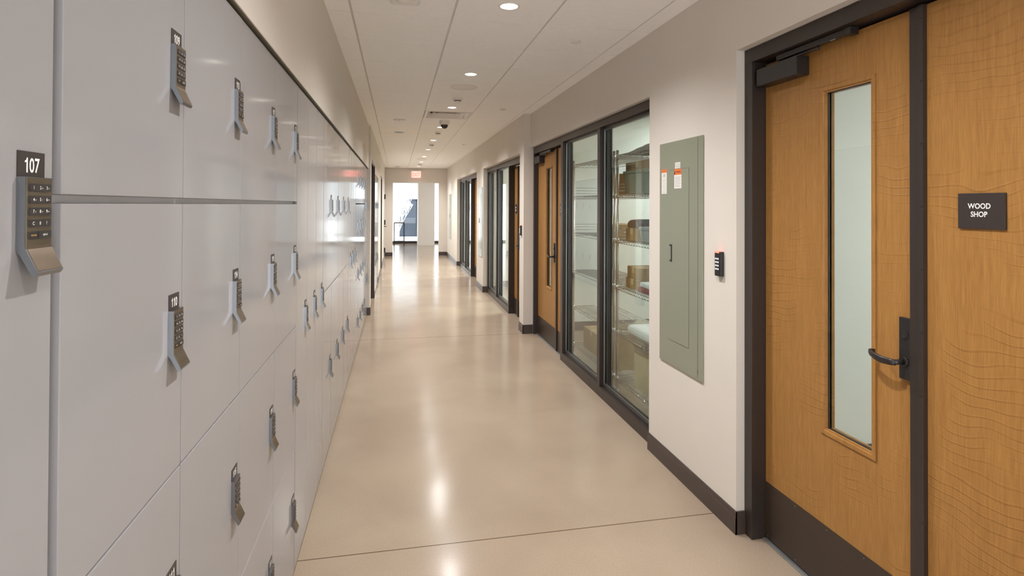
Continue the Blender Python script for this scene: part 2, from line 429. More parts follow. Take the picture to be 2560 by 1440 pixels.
# ------------------------------------------------------------------ lobby beyond the end wall
g = G()
g.box(0.84, 1.50, 23.2, 24.5, 0, 3.0)                          # beige wall block seen through the opening
for xx in (-6.1, 6.0):  # unseen side openings, added so daylight brightens the lobby
    g.box(xx, xx+.1, 18.75, 24.5, 0, 0.3); g.box(xx, xx+.1, 18.75, 24.5, 2.7, 3.0); g.box(xx, xx+.1, 18.75, 19.2, .3, 2.7); g.box(xx, xx+.1, 24.1, 24.5, .3, 2.7)
g.box(-6.0, -1.0, 18.6, 18.75, 0, 3.1); g.box(1.95, 6.0, 18.6, 18.75, 0, 3.1)
struct('wall_lobby', g, 'wall')
g = G().box(-6.1, 6.1, 18.75, 24.6, 2.95, 3.05)
struct('ceiling_lobby', g, 'soffit')
g = G().box(0.832, 1.508, 23.19, 23.2, 0, 0.10)
struct('baseboard_lobby', g, 'wall')
def curtain(name, x0, x1, bars):
    w = empty(name, (x0, 24.5, 0), 'structure')
    g = G(); g.box(x0, x1, 24.46, 24.54, 0, 0.10); g.box(x0, x1, 24.46, 24.54, 2.575, 2.95)
    for b in bars: g.box(b-0.03, b+0.03, 24.46, 24.54, 0.10, 2.575)
    put('window_frame', g, 'frame', w)
    put('window_pane', G().box(x0+0.02, x1-0.02, 24.496, 24.504, 0.10, 2.575), 'glass_clear', w)
curtain('window_4', -6.0, 0.84, [-5.97, -4.3, -2.6, -0.95])
curtain('window_5', 1.50, 6.0, [3.0, 4.5, 5.97])

# ------------------------------------------------------------------ lockers
def lock_parts():
    """keypad lock prototype; local origin = top left of its number plate on the door face, y to the right"""
    P = {}
    g = G()
    prof = [(0,-.031),(.0095,-.031),(.0095,-.113),(.0105,-.117),(.0232,-.1445),(.0205,-.149),(.0175,-.149),(.0045,-.1235),(.001,-.119),(0,-.116)]
    g.prism(prof, 'y', 0, .052); P['body'] = g
    g = G(); prof = [(.0094,-.032),(.0101,-.032),(.0101,-.1130),(.0111,-.1167),(.0230,-.1424),(.0222,-.1430),(.0104,-.1172),(.0094,-.1135)]
    g.prism(prof, 'y', .0025, .0495); P['face'] = g
    rows = ['1  2  3', '4  5  6', '7  8  9', 'C  0  ?']
    subs = [' ABCDEF', 'GHIJKLMNO', 'PQRSTUVWX', '']
    P['rows'] = []
    for r in range(4):
        zc = -.0435 - .0143*r
        g = G()
        pts = []
        y0, y1, hh, rr = .0060, .0465, .0046, .0016
        for (cy, cz, a0) in ((y1-rr, zc+hh-rr, 0), (y0+rr, zc+hh-rr, 90), (y0+rr, zc-hh+rr, 180), (y1-rr, zc-hh+rr, 270)):
            for k in range(4):
                a = math.radians(a0 + 30*k); pts.append((cy+rr*math.cos(a), cz+rr*math.sin(a)))
        g.prism(pts, 'x', .0098, .0116)
        g.mat(1)
        for k, ch in enumerate(rows[r].split()):
            g.text(ch, .0040, (.01170, .0125+.0128*k, zc), '+x', bold=0.012)
            if r < 3 and not (r == 0 and k == 0):
                g.text(['', 'AB', 'CD', 'GH', 'JK', 'MN', 'PQ', 'TU', 'WX'][r*3+k], .0015, (.01170, .0125+.0128*k+.0036, zc-.0006), '+x')
        P['rows'].append(g)
    zc = -.0435 - .0143*4
    g = G(); g.box(.0098, .0112, .0060, .0220, zc-.0046, zc+.0046); g.box(.0098, .0122, .0225, .0465, zc-.0046, zc+.0046)
    g.mat(1)
    for k in range(3): g.tube((.0110, .0105+.0035*k, zc), (.0116, .0105+.0035*k, zc), .0012, seg=8)
    g.mat(2); g.text('digilock', .0034, (.01230, .0345, zc), '+x', shear=0.15, squeeze=0.85)
    P['socket'] = g
    return P
_lp = lock_parts()
proto = {}
org0 = Vector((0,0,0))
def mesh_from(g, mats, name):
    o = put(name, g, mats, None, 0, origin=(0,0,0)); me = o.data; bpy.data.objects.remove(o); return me
LM = {'body': mesh_from(_lp['body'], 'nickel', 'lock_body'), 'face': mesh_from(_lp['face'], 'bronze', 'faceplate'),
      'rows': [mesh_from(r, ['rubber', 'print'], 'key_row') for r in _lp['rows']],
      'socket': mesh_from(_lp['socket'], ['rubber', 'brass', 'print'], 'battery_contact')}
def child(name, me, parent, loc=(0,0,0)):
    o = bpy.data.objects.new(name, me); C.objects.link(o); o.parent = parent; o.location = loc; return o
_plates = {}
def plate_mesh(num):
    if num not in _plates:
        g = G().box(0, .0015, .0005, .0515, -.036, 0); g.mat(1)
        hh = .0180; adv = .0104; y0 = .026 - adv*(len(num)-1)/2; zc = -.0165
        for k, ch in enumerate(num):
            y = y0 + adv*k
            if ch == '1':
                g.prism([(y+.0003, zc-hh/2), (y+.0026, zc-hh/2), (y+.0026, zc+hh/2), (y+.0009, zc+hh/2), (y-.0002, zc+hh*.34), (y-.0028, zc+hh*.27), (y-.0028, zc+hh*.17), (y+.0003, zc+hh*.20)], 'x', .0015, .00168)
            else: g.text(ch, hh, (.00165, y, zc), '+x', bold=0.014, squeeze=0.80)
        _plates[num] = mesh_from(g, ['plate', 'print'], 'number_plate')
    return _plates[num]
_doors = {}
rnd = random.Random(3)
def door_mesh(w, h):
    k = (round(w,4), round(h,4))
    if k not in _doors:
        g = G().box(-.019, 0, 0, w, 0, h)
        bmesh.ops.bevel(g.bm, geom=[e for e in g.bm.edges], offset=.0012, segments=2, affect='EDGES', profile=0.5)
        d = mesh_from(g, 'locker', 'locker_door'); _doors[k] = d
        g = G(); t = .016; D = -.46
        g.box(D, -.021, -.0008, t-.001, -.0008, h+.0008); g.box(D, -.021, w-t+.001, w+.0008, -.0008, h+.0008)
        g.box(D, -.021, t-.001, w-t+.001, -.0008, t); g.box(D, -.021, t-.001, w-t+.001, h-t, h+.0008); g.box(D, D+.008, t-.001, w-t+.001, t, h-t)
        _doors[k+('c',)] = mesh_from(g, 'locker_edge', 'locker_carcass')
    return _doors[k], _doors[k+('c',)]
def locker(x, y0, y1, z0, z1, num, lock_drop, label, group, gaps=(.002, .002)):
    gl = .0018
    ya, yb, za, zb = y0+gl, y1-gl, z0+gaps[0], z1-gaps[1]
    L = thing('locker', (x, ya, za), label, 'locker', group)
    L.rotation_euler = (0, 0, rnd.uniform(-.0016, .0016))
    dm, cm = door_mesh(yb-ya, zb-za)
    child('locker_carcass', cm, L); child('locker_door', dm, L)
    top = z1 - lock_drop - za
    ly = (yb - ya) - .0705
    k = child('keypad_lock', LM['body'], L, (0, ly, top))
    child('faceplate', LM['face'], k)
    for r in range(4): child('key_row', LM['rows'][r], k)
    child('battery_contact', LM['socket'], k)
    p = child('number_plate', plate_mesh(num), L, (0, ly, top))
    return L
TIER4 = [(1.665, 2.190, 'top'), (1.120, 1.665, 'second'), (0.577, 1.120, 'third'), (0.036, 0.577, 'bottom')]
n = 107
def col(y0, y1, tiers, desc, group, x=XL):
    global n
    for (z0, z1, nm) in tiers:
        two = len(tiers) == 2; one = len(tiers) == 1
        drop = 0.185 if len(tiers) == 4 else (0.468 if two else 0.998)
        gp = (.0065, .002) if (len(tiers) == 4 and nm == 'top') else ((.002, .0055) if (len(tiers) == 4 and nm == 'second') else (.002, .002))
        if one: lab = 'full-height white locker numbered %d, %s' % (n, desc)
        else: lab = 'white locker numbered %d, %s row of %s' % (n, nm, desc)
        locker(x, y0, y1, z0, z1, str(n), drop, lab, group, gp)
        n += 1
TIER2 = [(1.118, 2.190, 'upper'), (0.036, 1.116, 'lower')]
FULL = [(0.036, 2.190, 'full')]
G4a = 'four-high lockers nearest the camera'
col(0.400, 0.834, TIER2, 'the two-high column cut by the left picture edge', 'two-high lockers at the near end')
names = ['first', 'second', 'third', 'fourth']
edges = [0.852, 1.288, 1.730, 2.200, 2.648]
for i in range(4): col(edges[i], edges[i+1], TIER4, 'the %s near column of four' % names[i], G4a)
edges = [2.652, 2.957, 3.262, 3.567]
for i in range(3): col(edges[i], edges[i+1], FULL, '%s of three narrow ones past the near fours' % names[i], 'narrow full-height lockers, near set')
edges = [3.572, 4.022, 4.472, 4.922, 5.372]
for i in range(4): col(edges[i], edges[i+1], TIER2, 'the %s two-high column mid-wall' % names[i], 'two-high lockers in the middle')
edges = [5.377, 5.682, 5.987, 6.292]
for i in range(3): col(edges[i], edges[i+1], FULL, '%s of three narrow ones farther along' % names[i], 'narrow full-height lockers, far set')
edges = [6.297, 6.740, 7.180, 7.620, 8.060]
for i in range(4): col(edges[i], edges[i+1], TIER4, 'the %s far column of four' % names[i], 'four-high lockers at the far end')
edges = [8.065, 8.390, 8.715]
for i in range(2): col(edges[i], edges[i+1], TIER2, 'the %s two-high column before the dark doorway' % names[i], 'two-high lockers at the far end')
edges = [10.425, 10.88, 11.33, 11.78, 12.235]
for i in range(4): col(edges[i], edges[i+1], TIER2, 'the %s two-high column past the dark doorway' % names[i], 'lockers past the dark doorway', x=-0.396)
g = G().box(-0.90, -0.447, 0.837, 0.849, 0.036, 2.19).box(-0.60, -0.452, 0.853, 2.646, 1.6600, 1.6712)  # horizontal filler added so the wide locker seam does not go black
struct('trim_3', g, 'locker_edge')

# ------------------------------------------------------------------ doors and storefronts on the right
def lever_set(parent, x, yc, z0, z1, width=.045, dirn=1, deep=.062):
    """escutcheon (facing -x at plane x), lever pointing towards +y*dirn"""
    g = G().box(x-.013, x, yc-width/2, yc+width/2, z0, z1)
    h = put('door_handle', g, 'black', parent, bevel=.0015)
    zc = z0 + (z1-z0)*0.72; zl = z0 + (z1-z0)*0.29
    g = G()
    g.tube((x-.013, yc, zc), (x-.0165, yc, zc), .0155, seg=24)
    g.tube((x-.0165, yc, zc), (x-.0180, yc, zc), .0125, seg=24)
    g.mat(1); g.box(x-.0184, x-.0178, yc-.0012, yc+.0012, zc-.008, zc+.002)
    put('lock_cylinder', g, ['black', 'nickel'], h)
    g = G()
    g.tube((x-.013, yc, zl), (x-.020, yc, zl), .018, seg=24)
    g.tube((x-.020, yc, zl), (x-deep, yc, zl), .0095, seg=16)
    # curved grip with returned end
    pts = [(x-deep+.004, yc+.006*-dirn, zl), (x-deep-.002, yc+.018*dirn, zl-.001), (x-deep-.004, yc+.045*dirn, zl-.001), (x-deep-.002, yc+.075*dirn, zl+.003), (x-deep+.004, yc+.102*dirn, zl+.009), (x-deep+.010, yc+.112*dirn, zl+.011), (x-deep+.030, yc+.113*dirn, zl+.011)]
    hs = [.010, .0115, .012, .012, .011, .0095, .0085]
    rings = []
    for k, p in enumerate(pts):
        hh = hs[k]; t = .0055
        ax = (pts[min(k+1, 6)][0]-pts[max(k-1, 0)][0], pts[min(k+1, 6)][1]-pts[max(k-1, 0)][1])
        L = math.hypot(*ax); nx, ny = -ax[1]/L, ax[0]/L
        rings.append([g.bm.verts.new((p[0]+nx*a*t, p[1]+ny*a*t, p[2]+b*hh)) for a, b in ((-1,-.6),(-.6,-1),(.6,-1),(1,-.6),(1,.6),(.6,1),(-.6,1),(-1,.6))])
    for A, B in zip(rings[:-1], rings[1:]):
        for i in range(8):
            f = g.bm.faces.new([A[i], A[(i+1)%8], B[(i+1)%8], B[i]]); f.smooth = True
    g.bm.faces.new(rings[0][::-1]); g.bm.faces.new(rings[-1])
    put('lever', g, 'black', h)
    return h

def closer(parent, xl, xf, ya, yb, z0, z1, yt0, yt1, zt0, zt1):
    """overhead closer: body ya..yb on the leaf, slide track yt0..yt1 under the frame head"""
    g = G().box(xl-.068, xl, ya, yb, z0, z1)
    c = put('door_closer', g, 'black', parent, bevel=.003)
    g = G().box(xl-.052, xl-.030, yt0, yt1, zt0, zt1); g.box(xl-.052, xl-.012, yt0-.03, yt0, zt0-.002, zt1+.004)
    put('closer_track', g, 'black', c, bevel=.0015)
    g = G(); ym = yt0 + 0.16
    g.prism([(xl-.046, yb-.07), (xl-.030, yb-.07), (xl-.034, ym), (xl-.046, ym)], 'z', zt0-.012, zt0-.006)
    g.tube((xl-.040, ym, zt0-.016), (xl-.040, ym, zt0), .006, seg=10)
    put('closer_arm', g, 'black', c)
    g = G(); g.box(xl-.0535, xl-.052, yt0+.045, yt0+.075, zt0-.004, zt0)
    put('closer_screw', g, 'nickel', c)
    return c

def lite(parent, x, y0, y1, z0, z1, mold=.024):
    g = G()
    a, b, c, d = y0-mold, y1+mold, z0-mold, z1+mold
    xo, xi = x-.006, x+.012
    def strip(p):   # sloped moulding pieces: quad in (y,z) outer/inner with depth
        pass
    O = [(a, c), (b, c), (b, d), (a, d)]; I = [(y0, z0), (y1, z0), (y1, z1), (y0, z1)]
    Mi = [(y0-.008, z0-.008), (y1+.008, z0-.008), (y1+.008, z1+.008), (y0-.008, z1+.008)]
    for k in range(4):
        j = (k+1) % 4
        for (P, px), (Q, qx) in (((O, x-.0015), (O, xo)), ((O, xo), (Mi, xo)), ((Mi, xo), (I, xi)), ((I, xi), (I, x+.03))):
            g.bm.faces.new([g.bm.verts.new((px, *P[k])), g.bm.verts.new((px, *P[j])), g.bm.verts.new((qx, *Q[j])), g.bm.verts.new((qx, *Q[k]))])
    bmesh.ops.remove_doubles(g.bm, verts=g.bm.verts, dist=1e-6)
    put('lite_moulding', g, 'wood', parent)
    put('glazing_bead', G().box(x+.012, x+.019, y1-.004, y1, z0, z1).box(x+.012, x+.019, y0, y0+.003, z0, z1).box(x+.012, x+.019, y0, y1, z0, z0+.004).box(x+.012, x+.019, y0, y1, z1-.003, z1), 'black', parent)
    put('lite_glass', G().box(x+.020, x+.026, y0-.004, y1+.004, z0-.004, z1+.004), 'glass_lite', parent)

def leaf_geo(x, y0, y1, z0, z1, hole=None, t=.045):
    g = G()
    if hole is None: return g.box(x, x+t, y0, y1, z0, z1)
    a, b, c, d = hole
    g.box(x, x+t, y0, a, z0, z1); g.box(x, x+t, b, y1, z0, z1); g.box(x, x+t, a, b, z0, c); g.box(x, x+t, a, b, d, z1)
    return g

def door_set(name, xf, xl, y_in, y_mul0, y_mul1, y_hinge, zt, frame_y0, frame_y1, hole, handle_y, kick, closer_args=None, jamb_front=.045, head_top=None, lever_dir=1, far_handle=True, near_sill=None):
    """y_in..y_mul0 inactive leaf, y_mul1..y_hinge active leaf; xf frame face, xl leaf face"""
    d = empty(name, (xf, y_hinge, 0), 'structure')
    ht = head_top
    g = G()
    if frame_y1 is not None:
        g.box(xf, xf+.11, y_hinge+.003, frame_y1, 0, zt+.012)
    if frame_y0 is not None:
        g.box(xf, xf+.11, frame_y0, y_in-.003, 0, zt+.012)
    ya = frame_y0 if frame_y0 is not None else y_in-.003
    yb = frame_y1 if frame_y1 is not None else y_hinge+.003
    g.box(xf, xf+.11, ya, yb, zt+.012, ht)
    g.box(xl+.047, xf+.11, ya, yb, zt-.004, zt+.012)
    put('door_frame', g, 'frame', d, bevel=.0015)
    put('door_leaf', leaf_geo(xl, y_mul1, y_hinge, .012, zt, hole), 'wood', d)
    put('side_panel', leaf_geo(xl, y_in, y_mul0+.02, .012, zt), 'wood', d)
    g = G(); g.box(xl-.012, xl-.0005, y_mul0+.020, y_mul1+.001, .012, zt); g.box(xl-.018, xl-.0005, y_mul0, y_mul0+.022, .012, zt)
    g.box(xl, xl+.045, y_mul0+.021, y_mul1-.001, .012, zt)
    g.mat(1)
    for k in range(11): g.tube((xl-.0185, y_mul0+.0065, .12+.22*k), (xl-.020, y_mul0+.0065, .12+.22*k), .0032, seg=8)
    put('astragal', g, ['frame', 'black'], d)
    g = G().box(xl-.0025, xl-.0005, y_mul1+.004, y_hinge-.004, .014, kick)
    g.mat(1)
    for k in range(5):
        yy = y_mul1+.02+(y_hinge-y_mul1-.04)*k/4
        g.tube((xl-.002, yy, kick-.014), (xl-.0034, yy, kick-.014), .0028, seg=8); g.tube((xl-.002, yy, .028), (xl-.0034, yy, .028), .0028, seg=8)
    put('kick_plate', g, ['kick', 'nickel'], d)
    if near_sill: put('kick_plate', G().box(xl-.0025, xl-.0005, y_in+.003, y_mul0-.002, .014, kick), 'kick', d)
    put('threshold', G().box(xl-.02, xl+.06, y_in, y_hinge, 0.0005, .009), 'bead', d, bevel=.002)
    if hole: lite(d, xl, *hole)
    if handle_y: lever_set(d, xl, handle_y, 1.035 if name == 'door_1' else 1.00, 1.258 if name == 'door_1' else 1.22, dirn=lever_dir)
    if closer_args: closer(d, *closer_args)
    return d

# wood shop pair
door_set('door_1', 1.735, 1.812, 0.93, 1.640, 1.697, 2.520, 2.368, 0.82, 2.583, (1.878, 2.118, 0.704, 2.150), 1.720, 0.288,
         closer_args=(1.812, 1.735, 2.215, 2.500, 2.250, 2.335, 1.955, 2.372, 2.349, 2.374), head_top=2.450)
# three storefronts: door + glazing
def panes(name, xf, ya, yb, mull, z0, zg0, zg1, zt):
    """glazed bay ya..yb; mull = y of the mullion centre; frame face xf"""
    w = empty(name, (xf, ya, 0), 'structure')
    g = G(); dpt = .115
    g.box(xf, xf+dpt, ya, yb, 0, zg0-.02); g.box(xf, xf+dpt, ya, yb, zg1+.02, zt)
    for (a, b) in ((ya, ya+.05), (mull-.032, mull+.032), (yb-.075, yb)):
        g.box(xf, xf+dpt, a, b, zg0-.02, zg1+.02)
    # glazing stops
    for (a, b) in ((ya+.05, mull-.032), (mull+.032, yb-.075)):
        for (u, v) in ((xf+.030, xf+.050), (xf+.066, xf+.090)):
            g.box(u, v, a, a+.012, zg0-.02, zg1+.02); g.box(u, v, b-.012, b, zg0-.02, zg1+.02)
            g.box(u, v, a, b, zg0-.02, zg0+.005); g.box(u, v, a, b, zg1, zg1+.02)
    put('window_frame', g, 'frame', w, bevel=.0015)
    for (a, b) in ((ya+.05, mull-.032), (mull+.032, yb-.075)):
        p = put('window_pane', G().box(xf+.054, xf+.062, a+.002, b-.002, zg0-.015, zg1+.015), 'glass', w)
        g = G(); g.box(xf+.036, xf+.044, b-.0128, b-.0118, zg0+.005, zg1); g.box(xf+.050, xf+.0535, a+.001, b-.001, zg0-.018, zg0+.012)
        g.box(xf+.050, xf+.0535, a+.001, b-.001, zg1-.008, zg1+.018)
        put('glazing_gasket', g, 'bead', w)
    return w
panes('window_1', 1.727, 3.595, 5.86, 4.690, 0, 0.105, 2.318, 2.405)
door_set('door_2', 1.727, 1.785, 5.865, 6.165, 6.222, 7.062, 2.305, None, 7.11, (6.43, 6.66, 0.68, 2.10), 6.285, 0.245,
         closer_args=(1.785, 1.727, 6.76, 7.035, 2.185, 2.272, 6.35, 6.80, 2.283, 2.305), head_top=2.405, near_sill=True)
panes('window_2', 1.675, 8.47, 10.60, 9.60, 0, 0.105, 2.250, 2.345)

def far_door(name, xf, xl, y_frame, y_far, y_mul, y_near, zt, ht):
    """mirror of door_2: side panel farthest, leaf nearer to the camera"""
    d = empty(name, (xf, y_near, 0), 'structure')
    g = G(); g.box(xf, xf+.11, y_near-.055, y_near-.003, 0, ht); g.box(xf, xf+.11, y_near-.003, y_frame, zt+.012, ht)
    put('door_frame', g, 'frame', d, bevel=.0015)
    put('side_panel', leaf_geo(xl, y_mul, y_far, .012, zt), 'wood', d)
    hole = (y_near+.42, y_near+.64, .68, 2.05)
    put('door_leaf', leaf_geo(xl, y_near, y_mul-.04, .012, zt, hole), 'wood', d)
    lite(d, xl, *hole)
    put('astragal', G().box(xl-.016, xl+.04, y_mul-.045, y_mul+.005, .012, zt), 'frame', d)
    put('kick_plate', G().box(xl-.0025, xl-.0005, y_near+.004, y_mul-.046, .014, .245), 'kick', d)
    put('kick_plate', G().box(xl-.0025, xl-.0005, y_mul+.006, y_far-.003, .014, .245), 'kick', d)
    lever_set(d, xl, y_mul-.11, 1.0, 1.22, dirn=-1)
    return d
far_door('door_3', 1.675, 1.765, 8.47, 8.468, 8.205, 7.405, 2.24, 2.345)
panes('window_3', 1.675, 12.98, 15.36, 14.15, 0, 0.105, 2.250, 2.345)
far_door('door_4', 1.675, 1.765, 12.98, 12.978, 12.45, 11.555, 2.24, 2.345)

# left side: dark framed doorway, a second framed door, a hinged door near the end
d = empty('door_5', (-0.392, 9.6, 0), 'structure')
g = G(); g.box(-0.47, -0.398, 8.952, 8.985, 0, 2.358); g.box(-0.47, -0.388, 10.262, 10.312, 0, 2.345); g.box(-0.47, -0.398, 8.985, 10.262, 2.315, 2.358)
put('door_frame', g, 'frame', d, bevel=.0015)
for (a, b) in ((8.99, 9.620), (9.626, 10.258)): put('door_leaf', G().box(-0.535, -0.492, a, b, .01, 2.31), 'wood', d)
put('door_stop', G().box(-0.55, -0.485, 8.952, 8.99, 0, 2.358).box(-0.55, -0.485, 10.26, 10.298, 0, 2.345).box(-0.55,-0.485,8.99,10.26,2.312,2.358), 'frame', d)
d = empty('door_6', (-0.392, 14.6, 0), 'structure')
g = G(); g.box(-0.46, -0.384, 14.052, 14.10, 0, 2.355); g.box(-0.46, -0.384, 15.05, 15.098, 0, 2.355); g.box(-0.46, -0.384, 14.10, 15.05, 2.31, 2.355)
put('door_frame', g, 'frame', d, bevel=.0015)
put('door_leaf', G().box(-0.45, -0.41, 14.103, 15.047, .01, 2.308), 'white_metal', d)
d = empty('door_7', (-0.392, 17.5, 0), 'structure')
g = G(); g.box(-0.46, -0.386, 17.002, 17.05, 0, 2.175); g.box(-0.46, -0.386, 17.97, 18.018, 0, 2.175); g.box(-0.46, -0.386, 17.05, 17.97, 2.13, 2.175)
put('door_frame', g, 'wall', d, bevel=.0015)
put('door_leaf', G().box(-0.44, -0.396, 17.053, 17.967, .01, 2.128), 'wall', d)
for z in (0.24, 1.10, 1.90):
    put('hinge', G().box(-0.396, -0.352, 17.955, 17.98, z-.075, z+.075), 'black', d)
put('door_handle', G().tube((-0.396, 17.90, .98), (-0.33, 17.90, .98), .011).box(-0.345, -0.325, 17.80, 17.91, .968, .992), 'black', d)

# ------------------------------------------------------------------ signs and wall devices
s = thing('room_sign', (1.812, 1.452, 1.590), 'dark brown sign reading WOOD SHOP in white, on the wide wood panel', 'sign')
put('sign_plate', G().box(1.804, 1.8115, 1.377, 1.524, 1.590, 1.7035), 'plate', s, bevel=.001)
g = G(); g.text('WOOD', .0175, (1.8037, 1.4555, 1.6625), '-x', bold=.02, squeeze=.88); g.text('SHOP', .0175, (1.8037, 1.4555, 1.6365), '-x', bold=.02, squeeze=.88)
put('lettering', g, 'print', s)
def small_sign(x, y, z, label):
    s = thing('room_sign', (x, y, z), label, 'sign', 'small room number signs')
    put('sign_plate', G().box(x-.007, x-.0005, y-.045, y+.045, z, z+.135), 'plate', s)
    g = G()
    for dz in (.085, .045): g.box(x-.0076, x-.0070, y-.022, y+.022, z+dz-.011, z+dz+.011)
    put('lettering', g, 'print', s)
small_sign(1.785, 6.015, 1.545, 'small dark sign beside the wooden door next to the glass storage room')
small_sign(1.765, 8.335, 1.535, 'small dark sign with white marks on the wood strip past the pillar')
small_sign(1.765, 12.70, 1.535, 'small dark sign on the farthest wood strip on the right')

def reader(x, yc, z0, label):
    r = thing('card_reader', (x, yc, z0), label, 'card reader', 'wall keypads with a red light')
    pts = [(x, yc-.029), (x-.018, yc-.029), (x-.025, yc-.022), (x-.025, yc+.022), (x-.018, yc+.029), (x, yc+.029)]
    g = G().prism(pts, 'z', z0, z0+.130)
    put('housing', g, 'black', r, bevel=.003)
    put('status_light', G().box(x-.0262, x-.008, yc-.020, yc+.020, z0+.122, z0+.1325), 'led_red', r, bevel=.002)
    g = G()
    for i in range(3):
        for j in range(4): g.box(x-.0258, x-.0248, yc-.0155+.0125*i, yc-.0095+.0125*i, z0+.034+.018*j, z0+.042+.018*j)
    put('keys', g, 'key_lit', r)
reader(XR, 2.722, 1.287, 'black keypad with a red light between grey-green panel and wood shop door')
reader(XR2, 7.23, 1.262, 'black keypad with a red light on the pillar face')

def elec_panel(x, y0, y1, z0, z1, label, stickers=True):
    p = thing('electrical_panel', (x, (y0+y1)/2, z0), label, 'electrical panel', 'grey-green electrical panels')
    put('panel_cover', G().box(x-.010, x, y0, y1, z0, z1), 'green', p, bevel=.002)
    w = y1 - y0
    # cover seam next to the near edge and the inner door
    ys = y0 + .048
    g = G(); g.box(x-.0108, x-.0098, ys, ys+.0025, z0+.01, z1-.01)
    a, b, c, d = y0+.150, y0+.392, z0+.155, z0+1.215
    for (p0, p1, q0, q1) in ((a-.0018, a, c, d), (b, b+.0018, c, d), (a, b, c-.0018, c), (a, b, d, d+.0018)): g.box(x-.0108, x-.0098, p0, p1, q0, q1)
    g.box(x-.0112, x-.0098, ys-.003, ys+.004, z0+.035, z0+.055)
    put('panel_seam', g, 'void', p)
    dd = put('panel_door', G().box(x-.0125, x-.010, a, b, c, d), 'green', p, bevel=.0008)
    g = G(); hz = z0+.645
    g.box(x-.016, x-.012, b-.040, b-.012, hz, hz+.105); g.mat(1); g.box(x-.0205, x-.0155, b-.034, b-.020, hz+.010, hz+.095)
    put('latch', g, ['black', 'green'], dd)
    if stickers:
        g = G(); g.box(x-.0129, x-.0125, 3.128, 3.218, 1.765, 1.884); g.mat(1); g.box(x-.0132, x-.0125, 3.128, 3.218, 1.848, 1.884)
        g.mat(2); g.text('WARNING', .013, (x-.0134, 3.168, 1.866), '-x', bold=.01, squeeze=.7)
        g.prism([(3.218, 1.853), (3.202, 1.853), (3.210, 1.878)], 'x', x-.0134, x-.0132)
        for k in range(7): g.box(x-.0131, x-.0128, 3.138+.01*(k % 2), 3.208, 1.776+.0095*k, 1.7775+.0095*k)
        put('warning_label', g, ['paper', 'orange', 'black'], p)
        g = G(); g.box(x-.0104, x-.010, 3.322, 3.392, 1.735, 1.893); g.mat(1); g.box(x-.0107, x-.010, 3.322, 3.392, 1.870, 1.893)
        g.mat(2); g.text('WARNING', .008, (x-.0108, 3.357, 1.882), '-x', squeeze=.7)
        for k in range(8): g.box(x-.0107, x-.0103, 3.330, 3.380-.006*(k % 3), 1.745+.0115*k, 1.7465+.0115*k)
        g.box(x-.0107, x-.0103, 3.345, 3.352, 1.842, 1.862); g.box(x-.0107, x-.0103, 3.362, 3.367, 1.840, 1.862)
        put('warning_label', g, ['paper', 'orange', 'ink'], p)
        g = G(); g.box(x-.0108, x-.010, 3.142, 3.212, 1.888, 1.925); g.mat(1)
        for k in range(3): g.box(x-.0111, x-.0107, 3.150, 3.205, 1.896+.009*k, 1.898+.009*k)
        g.box(x-.0112, x-.0107, 3.142, 3.1445, 1.888, 1.925)
        put('circuit_label', g, ['paper', 'ink'], p)
elec_panel(XR, 2.893, 3.420, 0.668, 2.058, 'grey-green electrical panel with warning stickers beside the storage room glass')
elec_panel(XR2, 10.665, 11.150, 0.655, 2.00, 'glossy electrical panel between the second and third glazed bays, reflecting the window', False)
elec_panel(XR2, 17.05, 17.70, 0.62, 1.98, 'electrical panel on the right wall nearest the exit sign', False)

# exit sign
s = thing('exit_sign', (0.60, 18.56, 2.53), 'red glowing EXIT sign under the ceiling at the corridor end', 'exit sign')
put('mount', G().box(.44, .76, 18.54, 18.598, 2.735, 2.775), 'white_metal', s)
put('sign_face', G().box(.455, .745, 18.562, 18.572, 2.535, 2.737), 'exit_face', s)
g = G(); g.text('EXIT', .125, (.60, 18.5612, 2.632), '-y', bold=.02, squeeze=.72)
put('lettering', g, 'exit_letter', s)

# ------------------------------------------------------------------ ceiling devices
spots = [3.28 + 1.784*k for k in range(-4, 9)]
def downlight_parts(loc):
    t = empty('downlight', loc); x, y, z = loc
    g = G().lathe([(.052, .02), (.052, 0), (.053, -.003), (.062, -.004), (.064, -.001), (.064, .002), (.060, .002)], (x, y, z))
    put('trim_ring', g, 'white_metal', t)
    g = G().lathe([(.0515, -.001), (.045, -.004), (.03, -.007), (0, -.008)], (x, y, z))
    put('lamp_lens', g, 'lens', t)
    return t
ord_ = ['first', 'second', 'third', 'fourth', 'fifth', 'sixth', 'seventh', 'eighth', 'ninth']
dl0 = None; vis = 0
for k, y in enumerate(spots):
    if y > 17.8 or y < -1.7: continue
    if dl0 is None: dl0 = downlight_parts((0.645, y, CZ)); o = dl0
    else: o = dup_tree(dl0); o.location = (0.645, y, CZ)
    if y > 3: lab = 'round lit ceiling downlight, %s from the camera' % ord_[vis]; vis += 1
    else: lab = 'round lit ceiling downlight behind the camera'
    tag(o, lab, 'ceiling light', 'recessed downlights along the corridor')
    la = bpy.data.lights.new('downlight_beam', 'SPOT'); la.shadow_soft_size = 0.045; la.energy = LAMP*(1+.055*max(0, min(y, 14)-4))*(0.75 if y > 17 else 1); la.color = (1.0, 0.985, 0.965); la.spot_size = math.radians(148); la.spot_blend = 1.0
    lo = bpy.data.objects.new('downlight_beam', la); C.objects.link(lo); lo.parent = o; lo.location = (0, 0, -0.022)

